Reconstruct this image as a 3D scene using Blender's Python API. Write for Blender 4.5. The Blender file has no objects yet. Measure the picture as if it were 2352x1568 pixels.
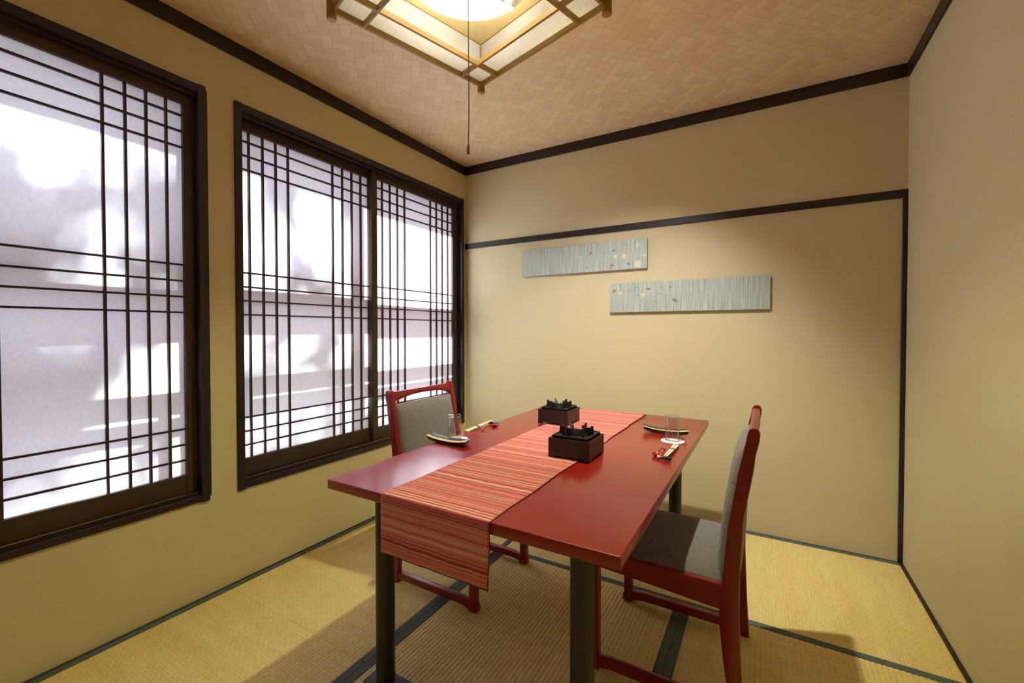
import bpy, bmesh, math, random
from mathutils import Vector, Matrix

C = bpy.context.scene.collection
PI = math.pi
sin, cos = math.sin, math.cos
sc = bpy.context.scene

# ------------------------------------------------------------------ camera
cam_d = bpy.data.cameras.new('camera'); cam = bpy.data.objects.new('camera', cam_d); C.objects.link(cam)
yaw, pitch = 0.5307, -0.0170
fw = Vector((-sin(yaw) * cos(pitch), cos(yaw) * cos(pitch), sin(pitch)))
rt = Vector((cos(yaw), sin(yaw), 0)); up = rt.cross(fw)
M = Matrix((rt, up, -fw)).transposed().to_4x4(); M.translation = Vector((2.0388, -2.7537, 1.126))
cam.matrix_world = M
cam_d.sensor_width = 36; cam_d.lens = 994.1 / 2352 * 36; cam_d.shift_y = -7.6 / 2352
cam_d.clip_start = 0.02; cam_d.clip_end = 200
sc.camera = cam

# ------------------------------------------------------------------ world, sun, exposure
sc.view_settings.view_transform = 'Standard'; sc.view_settings.look = 'None'
sc.view_settings.exposure = 0.0; sc.view_settings.gamma = 1.0; sc.view_settings.use_curve_mapping = False
w = bpy.data.worlds.new('sky'); sc.world = w; w.use_nodes = True
bg = w.node_tree.nodes['Background']; bg.inputs[0].default_value = (0.80, 0.82, 1.0, 1); bg.inputs[1].default_value = 3.5
sun_d = bpy.data.lights.new('sun', 'SUN'); sun_d.energy = 80.0; sun_d.angle = math.radians(1.2); sun_d.color = (0.86, 0.92, 1.0)
sun = bpy.data.objects.new('sun', sun_d); C.objects.link(sun); sun.location = (-4, 1, 5)
sun.rotation_euler = Vector((1, -0.25, -1)).to_track_quat('-Z', 'Y').to_euler()
sc.cycles.max_bounces = 10; sc.cycles.diffuse_bounces = 5; sc.cycles.transparent_max_bounces = 12
sc.cycles.caustics_reflective = False; sc.cycles.sample_clamp_indirect = 6

# interior lamp strengths (used by their builders below)
SPOT_BEAM, SPOT_SPILL, RING_E = 80, 72, 13
WARM = (1.0, 0.80, 0.50)

# ------------------------------------------------------------------ node helpers
def srgb(r, g, b):
    f = lambda c: (c / 255 / 12.92) if c / 255 <= 0.04045 else ((c / 255 + 0.055) / 1.055) ** 2.4
    return (f(r), f(g), f(b), 1)

class NT:
    def __init__(s, name):
        s.m = bpy.data.materials.new(name); s.m.use_nodes = True
        s.t = s.m.node_tree; s.t.nodes.clear()
        s.out = s.t.nodes.new('ShaderNodeOutputMaterial')
    def n(s, typ, **kw):
        x = s.t.nodes.new(typ)
        for k, v in kw.items(): setattr(x, k, v)
        return x
    def put(s, sock, v):
        if v is None: return
        if isinstance(v, bpy.types.NodeSocket): s.t.links.new(v, sock)
        else: sock.default_value = v
    def m_(s, op, a, b=None, c=None):
        x = s.n('ShaderNodeMath', operation=op); s.put(x.inputs[0], a); s.put(x.inputs[1], b); s.put(x.inputs[2], c)
        return x.outputs[0]
    def xyz(s, v):
        x = s.n('ShaderNodeSeparateXYZ'); s.put(x.inputs[0], v); return x.outputs
    def vec(s, a=0.0, b=0.0, c=0.0):
        x = s.n('ShaderNodeCombineXYZ'); s.put(x.inputs[0], a); s.put(x.inputs[1], b); s.put(x.inputs[2], c); return x.outputs[0]
    def obj(s): return s.n('ShaderNodeTexCoord').outputs['Object']
    def uv(s): return s.n('ShaderNodeTexCoord').outputs['UV']
    def noise(s, v, scale, detail=2.0, rough=0.5, dist=0.0):
        x = s.n('ShaderNodeTexNoise'); s.put(x.inputs['Vector'], v); x.inputs['Scale'].default_value = scale
        x.inputs['Detail'].default_value = detail; x.inputs['Roughness'].default_value = rough; x.inputs['Distortion'].default_value = dist
        return x.outputs['Fac']
    def white(s, v):
        x = s.n('ShaderNodeTexWhiteNoise', noise_dimensions='3D'); s.put(x.inputs[0], v); return x.outputs[0]
    def mix(s, f, a, b):
        x = s.n('ShaderNodeMix', data_type='RGBA'); s.put(x.inputs[0], f); s.put(x.inputs[6], a); s.put(x.inputs[7], b); return x.outputs[2]
    def ramp(s, f, stops, interp='LINEAR'):
        x = s.n('ShaderNodeValToRGB'); cr = x.color_ramp; cr.interpolation = interp
        while len(cr.elements) < len(stops): cr.elements.new(0.5)
        for e, (p, c) in zip(cr.elements, stops): e.position = p; e.color = c if len(c) == 4 else (*c, 1)
        s.put(x.inputs[0], f); return x.outputs[0]
    def bump(s, h, strength=0.3, dist=0.002):
        x = s.n('ShaderNodeBump'); s.put(x.inputs['Height'], h); x.inputs['Strength'].default_value = strength; x.inputs['Distance'].default_value = dist
        return x.outputs[0]
    def bsdf(s, col, rough=0.5, spec=0.5, coat=0.0, coat_r=0.1, metal=0.0, normal=None, sheen=0.0):
        b = s.n('ShaderNodeBsdfPrincipled'); s.put(b.inputs['Base Color'], col); s.put(b.inputs['Roughness'], rough)
        b.inputs['Specular IOR Level'].default_value = spec; b.inputs['Coat Weight'].default_value = coat
        b.inputs['Coat Roughness'].default_value = coat_r; b.inputs['Metallic'].default_value = metal
        b.inputs['Sheen Weight'].default_value = sheen
        if normal is not None: s.put(b.inputs['Normal'], normal)
        return b.outputs[0]
    def done(s, sh): s.t.links.new(sh, s.out.inputs[0]); return s.m

def plain(name, col, rough=0.5, spec=0.5, var=0.08, vs=12, coat_ior=None, **kw):
    t = NT(name); v = t.obj(); f = t.noise(v, vs, 3)
    lo = tuple(c * (1 - var) for c in col[:3]) + (1,); hi = tuple(min(1, c * (1 + var)) for c in col[:3]) + (1,)
    s_ = t.bsdf(t.mix(f, lo, hi), rough, spec, **kw)
    if coat_ior: s_.node.inputs['Coat IOR'].default_value = coat_ior
    return t.done(s_)

def wood(name, col, rough=0.45, axis=1, amt=0.35, **kw):
    t = NT(name); v = t.xyz(t.obj()); s = [18, 18, 18]; s[axis] = 1.4
    q = t.vec(t.m_('MULTIPLY', v[0], s[0]), t.m_('MULTIPLY', v[1], s[1]), t.m_('MULTIPLY', v[2], s[2]))
    f = t.noise(q, 3.0, 5, 0.6, 0.4)
    lo = tuple(c * (1 - amt) for c in col[:3]) + (1,); hi = tuple(c * (1 + amt) for c in col[:3]) + (1,)
    return t.done(t.bsdf(t.mix(f, lo, hi), rough, 0.4, normal=t.bump(f, 0.15, 0.001), **kw))

def wallpaper(name, au, av):
    """beige paper with short straw fibres pressed into it"""
    t = NT(name); v = t.xyz(t.obj()); u_, v_ = v[au], v[av]
    base = t.noise(t.vec(u_, v_), 1.7, 3, 0.5)
    fine = t.noise(t.vec(u_, v_), 260, 2, 0.6)
    col = t.mix(base, srgb(206, 192, 150), srgb(212, 199, 158))
    tot = None
    for k, (cell, ln, th) in enumerate(((0.050, 0.015, 0.0006), (0.071, 0.010, 0.0007), (0.043, 0.010, 0.0005))):
        sx = t.m_('ADD', u_, 3.1 * k + 0.37); sy = t.m_('ADD', v_, 1.7 * k + 0.11)
        wob = t.m_('MULTIPLY', t.m_('SUBTRACT', t.noise(t.vec(u_, v_, k * 2.0), 45, 1), 0.5), 0.006)
        vo = t.n('ShaderNodeTexVoronoi', voronoi_dimensions='2D', feature='F1'); vo.inputs['Scale'].default_value = 1 / cell
        vo.inputs['Randomness'].default_value = 0.9
        t.put(vo.inputs['Vector'], t.vec(sx, sy))
        p = t.xyz(vo.outputs['Position']); cc = t.n('ShaderNodeSeparateColor'); t.put(cc.inputs[0], vo.outputs['Color'])
        dx = t.m_('ADD', t.m_('SUBTRACT', sx, t.m_('MULTIPLY', p[0], 1.0)), wob); dy = t.m_('ADD', t.m_('SUBTRACT', sy, p[1]), wob)
        an = t.m_('MULTIPLY', cc.outputs[0], PI)
        ca, sa = t.m_('COSINE', an), t.m_('SINE', an)
        a = t.m_('ADD', t.m_('MULTIPLY', dx, ca), t.m_('MULTIPLY', dy, sa))
        b = t.m_('SUBTRACT', t.m_('MULTIPLY', dy, ca), t.m_('MULTIPLY', dx, sa))
        inl = t.m_('LESS_THAN', t.m_('ABSOLUTE', a), t.m_('MULTIPLY', cc.outputs[1], ln))
        inw = t.m_('LESS_THAN', t.m_('ABSOLUTE', b), th)
        msk = t.m_('MULTIPLY', t.m_('MULTIPLY', inl, inw), t.m_('MULTIPLY', cc.outputs[2], 0.4))
        tot = msk if tot is None else t.m_('MAXIMUM', tot, msk)
    col = t.mix(tot, col, srgb(120, 98, 58))
    h = t.m_('ADD', fine, tot)
    return t.done(t.bsdf(col, 0.85, 0.25, normal=t.bump(h, 0.12, 0.001)))

def ajiro(name, wd=0.043):
    """twill-woven veneer strips laid at 45 degrees"""
    t = NT(name); v = t.xyz(t.obj()); k = 0.70710678 / wd
    u = t.m_('ADD', t.m_('MULTIPLY', t.m_('ADD', v[0], v[1]), k), 400.3)
    q = t.m_('ADD', t.m_('MULTIPLY', t.m_('SUBTRACT', v[1], v[0]), k), 400.6)
    i, j = t.m_('FLOOR', u), t.m_('FLOOR', q)
    s_ = t.m_('ADD', i, j); md = t.m_('MODULO', s_, 4.0)
    hor = t.m_('LESS_THAN', md, 1.5)
    # horizontal strip brick: id (j, floor(s/4)); position along = (u - i) + md
    blk = t.m_('FLOOR', t.m_('DIVIDE', s_, 4.0))
    fu, fq = t.m_('FRACT', u), t.m_('FRACT', q)
    idh = t.vec(j, blk, 1.0); idv = t.vec(i, blk, 7.0)
    alh = t.m_('ADD', fu, md); alv = t.m_('ADD', fq, t.m_('SUBTRACT', md, 2.0))
    sel = lambda a, b: t.m_('ADD', t.m_('MULTIPLY', a, hor), t.m_('MULTIPLY', b, t.m_('SUBTRACT', 1.0, hor)))
    r = sel(t.white(idh), t.white(idv))
    al = sel(alh, alv); ac = sel(fq, fu)
    edge = lambda x, hi: t.m_('MINIMUM', x, t.m_('SUBTRACT', hi, x))
    d = t.m_('MINIMUM', edge(al, 2.0), edge(ac, 1.0))
    gap = t.m_('SUBTRACT', 1.0, t.m_('MINIMUM', t.m_('MULTIPLY', d, 18.0), 1.0))
    grain = t.noise(t.vec(t.m_('MULTIPLY', al, 1.5), t.m_('MULTIPLY', ac, 22.0), t.m_('MULTIPLY', r, 50.0)), 1.0, 3)
    rr = t.m_('ADD', t.m_('MULTIPLY', r, 0.75), t.m_('MULTIPLY', grain, 0.25))
    col = t.mix(rr, srgb(222, 194, 152), srgb(236, 212, 170))
    col = t.mix(t.m_('MULTIPLY', gap, 0.30), col, srgb(140, 102, 64))
    hgt = t.m_('ADD', t.m_('MULTIPLY', t.m_('MINIMUM', t.m_('MULTIPLY', d, 3.0), 1.0), 1.0), t.m_('MULTIPLY', grain, 0.1))
    return t.done(t.bsdf(col, 0.6, 0.3, normal=t.bump(hgt, 0.35, 0.0015)))

def tatami(name, ax):
    """igusa rush: reed streaks run across the mat, ribs are modelled"""
    t = NT(name); v = t.xyz(t.obj()); a, l = v[1 - ax], v[ax]     # a across, l along
    rib = t.m_('FLOOR', t.m_('DIVIDE', a, 0.0155))
    reed = t.noise(t.vec(t.m_('MULTIPLY', a, 6.0), t.m_('MULTIPLY', l, 420.0)), 1.0, 3, 0.6)
    dash = t.noise(t.vec(t.m_('MULTIPLY', rib, 7.3), t.m_('MULTIPLY', l, 90.0)), 1.0, 1)
    big = t.noise(t.vec(t.m_('MULTIPLY', a, 1.5), t.m_('MULTIPLY', l, 14.0)), 1.0, 3)
    f = t.m_('ADD', t.m_('MULTIPLY', reed, 0.5), t.m_('ADD', t.m_('MULTIPLY', dash, 0.25), t.m_('MULTIPLY', big, 0.25)))
    col = t.ramp(f, [(0.3, srgb(206, 180, 108)), (0.5, srgb(228, 204, 134)), (0.7, srgb(240, 220, 158))])
    # short offset weft stitches
    st = t.m_('FRACT', t.m_('ADD', t.m_('DIVIDE', l, 0.022), t.m_('MULTIPLY', t.m_('MODULO', t.m_('ABSOLUTE', rib), 2.0), 0.5)))
    notch = t.m_('LESS_THAN', t.m_('ABSOLUTE', t.m_('SUBTRACT', st, 0.5)), 0.05)
    col = t.mix(t.m_('MULTIPLY', notch, 0.25), col, srgb(140, 112, 56))
    h = t.m_('SUBTRACT', t.m_('MULTIPLY', reed, 0.5), notch)
    return t.done(t.bsdf(col, 0.6, 0.3, normal=t.bump(h, 0.3, 0.001)))

def paper(name, col, tr=0.55, scale=60):
    t = NT(name); v = t.obj(); f = t.noise(v, scale, 4, 0.65); g = t.noise(v, scale * 4, 2, 0.6)
    k = t.m_('ADD', t.m_('MULTIPLY', f, 0.6), t.m_('MULTIPLY', g, 0.4))
    c = t.mix(t.m_('MULTIPLY', k, 1.0), tuple(x * 0.80 for x in col[:3]) + (1,), tuple(min(1, x * 1.1) for x in col[:3]) + (1,))
    d = t.n('ShaderNodeBsdfDiffuse'); t.put(d.inputs[0], c); s = t.n('ShaderNodeBsdfTranslucent'); t.put(s.inputs[0], c)
    mx = t.n('ShaderNodeMixShader'); mx.inputs[0].default_value = tr
    t.t.links.new(d.outputs[0], mx.inputs[1]); t.t.links.new(s.outputs[0], mx.inputs[2])
    return t.done(mx.outputs[0])

def emis(name, col, e):
    t = NT(name); x = t.n('ShaderNodeEmission'); x.inputs[0].default_value = (*col[:3], 1); x.inputs[1].default_value = e
    return t.done(x.outputs[0])

def fabric(name, base, line):
    t = NT(name); v = t.obj(); a = t.noise(v, 62, 0.0, 0.4, 0.35); b = t.noise(v, 48, 0.0)
    ln = t.m_('LESS_THAN', t.m_('ABSOLUTE', t.m_('SUBTRACT', a, 0.5)), 0.012)
    ln = t.m_('MULTIPLY', ln, t.m_('GREATER_THAN', b, 0.44))
    fine = t.noise(v, 900, 1)
    c = t.mix(t.m_('MULTIPLY', ln, 0.75), t.mix(fine, tuple(x * 0.8 for x in base[:3]) + (1,), tuple(x * 1.2 for x in base[:3]) + (1,)), line)
    return t.done(t.bsdf(c, 0.8, 0.3, normal=t.bump(t.m_('SUBTRACT', fine, ln), 0.3, 0.001), sheen=0.15))

def runner_mat():
    t = NT('striped_runner_cloth'); uv = t.xyz(t.uv()); u, v = uv[0], uv[1]     # metres; v along the length
    wob = t.m_('MULTIPLY', t.m_('SUBTRACT', t.noise(t.vec(t.m_('MULTIPLY', u, 8.0), t.m_('MULTIPLY', v, 5.0)), 1.0, 2), 0.5), 0.008)
    vv = t.m_('ADD', v, wob)
    a = t.noise(t.vec(0.0, t.m_('MULTIPLY', vv, 42.0)), 1.0, 2, 0.6)
    b = t.noise(t.vec(5.0, t.m_('MULTIPLY', vv, 260.0)), 1.0, 2, 0.6)
    wr = t.noise(t.vec(9.0, t.m_('MULTIPLY', vv, 120.0)), 1.0, 1)
    f = t.m_('ADD', t.m_('MULTIPLY', a, 0.36), t.m_('ADD', t.m_('MULTIPLY', b, 0.26), t.m_('MULTIPLY', wr, 0.38)))
    col = t.ramp(f, [(0.34, srgb(148, 48, 62)), (0.42, srgb(206, 82, 90)), (0.48, srgb(214, 108, 98)), (0.53, srgb(222, 142, 122)), (0.575, srgb(238, 194, 164)), (0.66, srgb(250, 226, 196))])
    th = t.noise(t.vec(t.m_('MULTIPLY', u, 700.0), t.m_('MULTIPLY', v, 500.0)), 1.0, 1)
    col = t.mix(t.m_('MULTIPLY', t.m_('SUBTRACT', th, 0.35), 0.4), col, srgb(150, 60, 50))
    thin = t.m_('LESS_THAN', t.m_('ABSOLUTE', t.m_('SUBTRACT', t.noise(t.vec(3.0, t.m_('MULTIPLY', vv, 85.0)), 1.0, 1), 0.5)), 0.014)
    col = t.mix(t.m_('MULTIPLY', thin, 0.6), col, srgb(110, 34, 40))
    return t.done(t.bsdf(col, 0.8, 0.2, normal=t.bump(t.m_('ADD', b, th), 0.35, 0.0015), sheen=0.1))

def board_mat(name, ax=0):
    t = NT(name); v = t.xyz(t.obj())
    wob = t.m_('MULTIPLY', t.noise(t.vec(t.m_('MULTIPLY', v[0], 25.0), t.m_('MULTIPLY', v[2], 16.0)), 1.0, 2), 0.012)
    x = t.m_('ADD', v[0], wob)
    f = t.noise(t.vec(t.m_('MULTIPLY', x, 170.0), t.m_('MULTIPLY', v[2], 4.0)), 1.0, 3, 0.6)
    g = t.noise(t.vec(t.m_('MULTIPLY', x, 9.0), 2.0), 1.0, 2)
    c = t.ramp(f, [(0.3, srgb(140, 146, 130)), (0.5, srgb(176, 182, 164)), (0.68, srgb(206, 210, 192))])
    c = t.mix(t.m_('MULTIPLY', g, 0.35), c, srgb(160, 186, 180))
    return t.done(t.bsdf(c, 0.6, 0.3, normal=t.bump(f, 0.2, 0.001)))

def thin_glass(name):
    t = NT(name); tr = t.n('ShaderNodeBsdfTransparent'); tr.inputs[0].default_value = (0.97, 0.97, 0.97, 1)
    g = t.n('ShaderNodeBsdfGlossy'); g.inputs['Roughness'].default_value = 0.02
    fr = t.n('ShaderNodeLayerWeight'); fr.inputs[0].default_value = 0.5
    mx = t.n('ShaderNodeMixShader'); t.put(mx.inputs[0], t.m_('ADD', t.m_('MULTIPLY', t.m_('POWER', fr.outputs['Facing'], 2.6), 0.85), 0.07))
    t.t.links.new(tr.outputs[0], mx.inputs[1]); t.t.links.new(g.outputs[0], mx.inputs[2])
    return t.done(mx.outputs[0])

# ------------------------------------------------------------------ mesh helpers
def bx(bm, x0, x1, y0, y1, z0, z1, bev=0.0, seg=1, mat=0):
    x0, x1 = sorted((x0, x1)); y0, y1 = sorted((y0, y1)); z0, z1 = sorted((z0, z1))
    vs = [bm.verts.new((x, y, z)) for x in (x0, x1) for y in (y0, y1) for z in (z0, z1)]
    F = [(0, 1, 3, 2), (4, 6, 7, 5), (0, 4, 5, 1), (2, 3, 7, 6), (0, 2, 6, 4), (1, 5, 7, 3)]
    fs = [bm.faces.new([vs[i] for i in f]) for f in F]
    for f in fs: f.material_index = mat
    if bev > 0:
        es = list({e for f in fs for e in f.edges})
        bmesh.ops.bevel(bm, geom=es, offset=bev, segments=seg, affect='EDGES', profile=0.5)
    return vs

def prism(bm, pts, lo, hi, axis=1, bev=0.0, seg=2, mat=0):
    """extrude a closed 2-D outline along an axis; pts are the two remaining coordinates in order"""
    def P(a, b, c): return {0: (c, a, b), 1: (a, c, b), 2: (a, b, c)}[axis]
    A = [bm.verts.new(P(a, b, lo)) for a, b in pts]; B = [bm.verts.new(P(a, b, hi)) for a, b in pts]
    n = len(pts); fs = [bm.faces.new(A), bm.faces.new(B[::-1])]
    caps = [e for f in fs for e in f.edges]
    for i in range(n): fs.append(bm.faces.new((A[i], B[i], B[(i + 1) % n], A[(i + 1) % n])))
    for f in fs: f.material_index = mat
    bmesh.ops.recalc_face_normals(bm, faces=fs)
    if bev > 0: bmesh.ops.bevel(bm, geom=caps, offset=bev, segments=seg, affect='EDGES', profile=0.5)

def lathe(bm, prof, c=(0, 0, 0), seg=32, cap0=True, cap1=True, mat=0):
    rings = []
    for r, z in prof:
        rings.append([bm.verts.new((c[0] + r * cos(2 * PI * k / seg), c[1] + r * sin(2 * PI * k / seg), c[2] + z)) for k in range(seg)])
    fs = []
    for a, b in zip(rings, rings[1:]):
        for k in range(seg): fs.append(bm.faces.new((a[k], a[(k + 1) % seg], b[(k + 1) % seg], b[k])))
    if cap0: fs.append(bm.faces.new(rings[0][::-1]))
    if cap1: fs.append(bm.faces.new(rings[-1]))
    for f in fs: f.material_index = mat
    bmesh.ops.recalc_face_normals(bm, faces=fs)

def tube(bm, pts, r, seg=10, mat=0):
    pts = [Vector(p) for p in pts]; rings = []; rr = r if isinstance(r, (list, tuple)) else [r] * len(pts)
    ref = Vector((0.12, 0.31, 0.94)).normalized()
    for i, p in enumerate(pts):
        d = (pts[min(i + 1, len(pts) - 1)] - pts[max(i - 1, 0)]).normalized()
        a = d.cross(ref); a = a.normalized() if a.length > 1e-4 else d.orthogonal().normalized(); b = d.cross(a)
        rings.append([bm.verts.new(p + a * rr[i] * cos(2 * PI * k / seg) + b * rr[i] * sin(2 * PI * k / seg)) for k in range(seg)])
    fs = []
    for a, b in zip(rings, rings[1:]):
        for k in range(seg): fs.append(bm.faces.new((a[k], a[(k + 1) % seg], b[(k + 1) % seg], b[k])))
    fs.append(bm.faces.new(rings[0][::-1])); fs.append(bm.faces.new(rings[-1]))
    for f in fs: f.material_index = mat
    bmesh.ops.recalc_face_normals(bm, faces=fs)

def torus(bm, c, R, r, seg=64, sr=12, a0=0.0, a1=2 * PI):
    full = abs(a1 - a0 - 2 * PI) < 1e-6; n = seg if full else seg + 1; rings = []
    for i in range(n):
        a = a0 + (a1 - a0) * i / seg
        rings.append([bm.verts.new((c[0] + (R + r * cos(b)) * cos(a), c[1] + (R + r * cos(b)) * sin(a), c[2] + r * sin(b))) for b in (2 * PI * k / sr for k in range(sr))])
    for i in range(n if full else n - 1):
        A, B = rings[i], rings[(i + 1) % n]
        for k in range(sr): bm.faces.new((A[k], B[k], B[(k + 1) % sr], A[(k + 1) % sr]))
    if not full: bm.faces.new(rings[0]); bm.faces.new(rings[-1][::-1])
    bmesh.ops.recalc_face_normals(bm, faces=bm.faces[:])

def grid(bm, nu, nv, fn, uvl=None, uvf=None, flip=False):
    V = [[bm.verts.new(fn(i / nu, j / nv)) for j in range(nv + 1)] for i in range(nu + 1)]
    for i in range(nu):
        for j in range(nv):
            q = [(i, j), (i + 1, j), (i + 1, j + 1), (i, j + 1)]
            if flip: q = q[::-1]
            f = bm.faces.new([V[a][b] for a, b in q])
            if uvl is not None:
                for l, (a, b) in zip(f.loops, q): l[uvl].uv = uvf(a / nu, b / nv)
    return V

def ob(name, bm, mats, parent=None, smooth=30, loc=None, rot=None):
    me = bpy.data.meshes.new(name); bm.normal_update(); bm.to_mesh(me); bm.free()
    for m in (mats if isinstance(mats, (list, tuple)) else [mats]): me.materials.append(m)
    if smooth:
        for p in me.polygons: p.use_smooth = True
        me.set_sharp_from_angle(angle=math.radians(smooth))
    o = bpy.data.objects.new(name, me); C.objects.link(o)
    if parent: o.parent = parent
    if loc: o.location = loc
    if rot: o.rotation_euler = rot
    return o

def tag(o, label=None, cat=None, group=None, kind=None):
    if label: o['label'] = label
    if cat: o['category'] = cat
    if group: o['group'] = group
    if kind: o['kind'] = kind
    return o

def thing(name, label=None, cat=None, loc=(0, 0, 0), rotz=0.0, group=None, kind=None):
    o = bpy.data.objects.new(name, None); o.empty_display_size = 0.05; C.objects.link(o)
    o.location = loc; o.rotation_euler = (0, 0, rotz)
    return tag(o, label, cat, group, kind)

def copy_tree(o, parent=None):
    c = o.copy(); C.objects.link(c); c.parent = parent
    for ch in [x for x in bpy.data.objects if x.parent == o]: copy_tree(ch, c)
    return c

B = bmesh.new

# ------------------------------------------------------------------ materials
M_wall_x = wallpaper('straw_wallpaper_side', 1, 2); M_wall_y = wallpaper('straw_wallpaper_end', 0, 2)
M_ceil = ajiro('woven_ceiling')
M_dark = wood('dark_stained_trim', srgb(44, 32, 30), 0.42, 0, 0.25)
M_darky = wood('dark_stained_trim_long', srgb(44, 32, 30), 0.42, 1, 0.25)
M_case = wood('black_brown_casing', srgb(44, 33, 38), 0.38, 2, 0.25)
M_sash = wood('brown_sash_wood', srgb(70, 50, 36), 0.5, 1, 0.25)
M_kumiko = wood('dark_lattice_wood', srgb(62, 42, 38), 0.5, 2, 0.2)
M_shoji = paper('shoji_paper', (0.93, 0.92, 0.95), 0.60, 60)
M_outer = plain('red_brown_outer_frame', srgb(104, 50, 56), 0.6)
M_tat_y = tatami('rush_tatami_lengthwise', 1); M_tat_x = tatami('rush_tatami_crosswise', 0)
M_heri = plain('grey_cloth_border', srgb(92, 100, 96), 0.8, 0.2, 0.12, 300)
M_under = plain('mat_core', srgb(90, 76, 50), 0.9)
M_table = plain('red_lacquer_tabletop', srgb(144, 12, 5), 0.5, 0.2, 0.03, 5, coat_ior=1.55, coat=0.85, coat_r=0.17)
M_leg = plain('black_steel_tube', srgb(30, 28, 28), 0.42, 0.5, 0.05)
M_base = plain('black_base_plate', srgb(34, 28, 34), 0.45)
M_red = plain('red_lacquer_wood', srgb(126, 8, 12), 0.35, 0.45, 0.03, 5, coat_ior=1.5, coat=0.25, coat_r=0.12)
M_fab = fabric('grey_scroll_fabric', srgb(128, 124, 122), srgb(60, 58, 60))
M_runner = runner_mat()
M_hem = plain('dark_red_hem', srgb(96, 24, 30), 0.8)
M_bro = plain('black_brown_stove_box', srgb(44, 28, 28), 0.4, 0.4)
M_iron = plain('black_cast_iron', srgb(34, 33, 33), 0.35, 0.5)
M_lampwood = wood('honey_lamp_wood', srgb(158, 122, 50), 0.5, 0, 0.15)
M_lamppaper = paper('lamp_paper', (0.95, 0.94, 0.90), 0.56, 50); M_sidepaper = paper('lamp_side_paper', (0.97, 0.95, 0.90), 0.62, 50)
M_pan = plain('cream_lamp_pan', srgb(206, 184, 128), 0.5)
M_ring = emis('fluorescent_tube_glow', (1.0, 0.96, 0.86), RING_E)
M_sock = plain('cream_plastic_socket', srgb(225, 215, 190), 0.4)
M_cord = plain('brown_pull_cord', srgb(60, 48, 20), 0.6)
M_knob = plain('bronze_pull_knob', srgb(120, 92, 40), 0.35, 0.5)
M_glass = thin_glass('clear_glass')
M_white = plain('white_coaster_paper', srgb(246, 244, 248), 0.6)
M_plate = plain('black_glaze', srgb(36, 32, 36), 0.25, 0.5)
M_tan = plain('tan_glaze', srgb(224, 196, 128), 0.35, 0.5)
M_chop = wood('pale_chopstick_wood', srgb(240, 228, 190), 0.5, 1, 0.06)
M_band = plain('grey_paper_band', srgb(80, 74, 90), 0.7)
M_spoon = plain('red_lacquer_spoon', srgb(168, 30, 20), 0.2, 0.6)
M_blue = plain('blue_glaze', srgb(70, 110, 170), 0.2, 0.6)
M_black = plain('black_glaze_gloss', srgb(28, 28, 30), 0.15, 0.6)
M_pink = plain('pink_glaze', srgb(236, 170, 150), 0.25, 0.5)
M_board = board_mat('grey_green_streaked_board')
M_mred = plain('brick_red_motif', srgb(168, 104, 90), 0.6); M_mblue = plain('blue_motif', srgb(104, 128, 146), 0.6)
M_mcream = plain('cream_motif', srgb(212, 206, 164), 0.6)
M_line = plain('worn_brass_track', srgb(180, 150, 80), 0.3, 0.5, metal=0.8)
M_pull = plain('orange_brown_pull', srgb(96, 48, 26), 0.5)
M_ext = plain('grey_gravel', srgb(96, 94, 98), 0.9); M_bark = plain('tree_bark', srgb(80, 66, 52), 0.9); M_leafm = plain('green_leaf', srgb(60, 96, 44), 0.6)
M_stucco = plain('outer_stucco', srgb(190, 184, 176), 0.9)

# ------------------------------------------------------------------ room shell
W, H, D = 2.6186, 2.4, 3.55
bm = B(); bx(bm, -0.0, W, -D, 0, -0.10, -0.052); tag(ob('floor', bm, M_under, smooth=0), kind='structure')
bm = B(); bx(bm, -0.26, W + 0.1, -D - 0.1, 0.1, H, H + 0.05); tag(ob('ceiling', bm, M_ceil, smooth=0), kind='structure')
WIN = {'window_2': (-1.712, -0.030), 'window_1': (-3.510, -1.827)}
ZB, ZT = 0.412, 2.143
bm = B()
zb, zt = ZB + 0.01, ZT - 0.01
bx(bm, -0.26, 0, -D, 0, -0.1, zb); bx(bm, -0.26, 0, -D, 0, zt, H)
bx(bm, -0.26, 0, -0.040, 0, zb, zt); bx(bm, -0.26, 0, -1.817, -1.702, zb, zt, mat=0); bx(bm, -0.26, 0, -D, -3.500, zb, zt)
tag(ob('wall_left', bm, M_wall_x, smooth=0), kind='structure')
bm = B(); bx(bm, -0.26, W + 0.1, 0, 0.1, -0.1, H); tag(ob('wall_back', bm, M_wall_y, smooth=0), kind='structure')
bm = B(); bx(bm, W, W + 0.1, -D, 0, -0.1, H); tag(ob('wall_right', bm, M_wall_x, smooth=0), kind='structure')
bm = B(); bx(bm, -0.26, W + 0.1, -D - 0.1, -D, -0.1, H); tag(ob('wall_front', bm, M_wall_y, smooth=0), kind='structure')

mz = H - 0.0633
for n, (x0, x1, y0, y1), m in (('trim_1', (0, W, -0.010, 0.0), M_dark), ('trim_2', (0, 0.010, -D, -0.010), M_darky), ('trim_3', (W - 0.010, W, -D, -0.010), M_darky)):
    bm = B(); bx(bm, x0, x1, y0, y1, mz, H, 0.001)
    tag(ob(n, bm, m), 'black-brown ceiling moulding', kind='structure')
bm = B(); bx(bm, 0.0, W, -0.011, 0, 1.763, 1.803, 0.0015); tag(ob('trim_4', bm, M_dark), kind='structure')
bm = B(); bx(bm, W - 0.019, W, -0.011, 0, 0.0, 1.763, 0.001); tag(ob('trim_5', bm, M_case), kind='structure')
bm = B(); bx(bm, W - 0.0155, W, -D, -0.011, -0.052, 0.004, 0.0008); tag(ob('baseboard_right', bm, M_darky), kind='structure')
bm = B(); bx(bm, 0, 0.007, -D, -0.006, -0.052, 0.004, 0.0008); tag(ob('baseboard_left', bm, M_darky), kind='structure')
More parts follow.
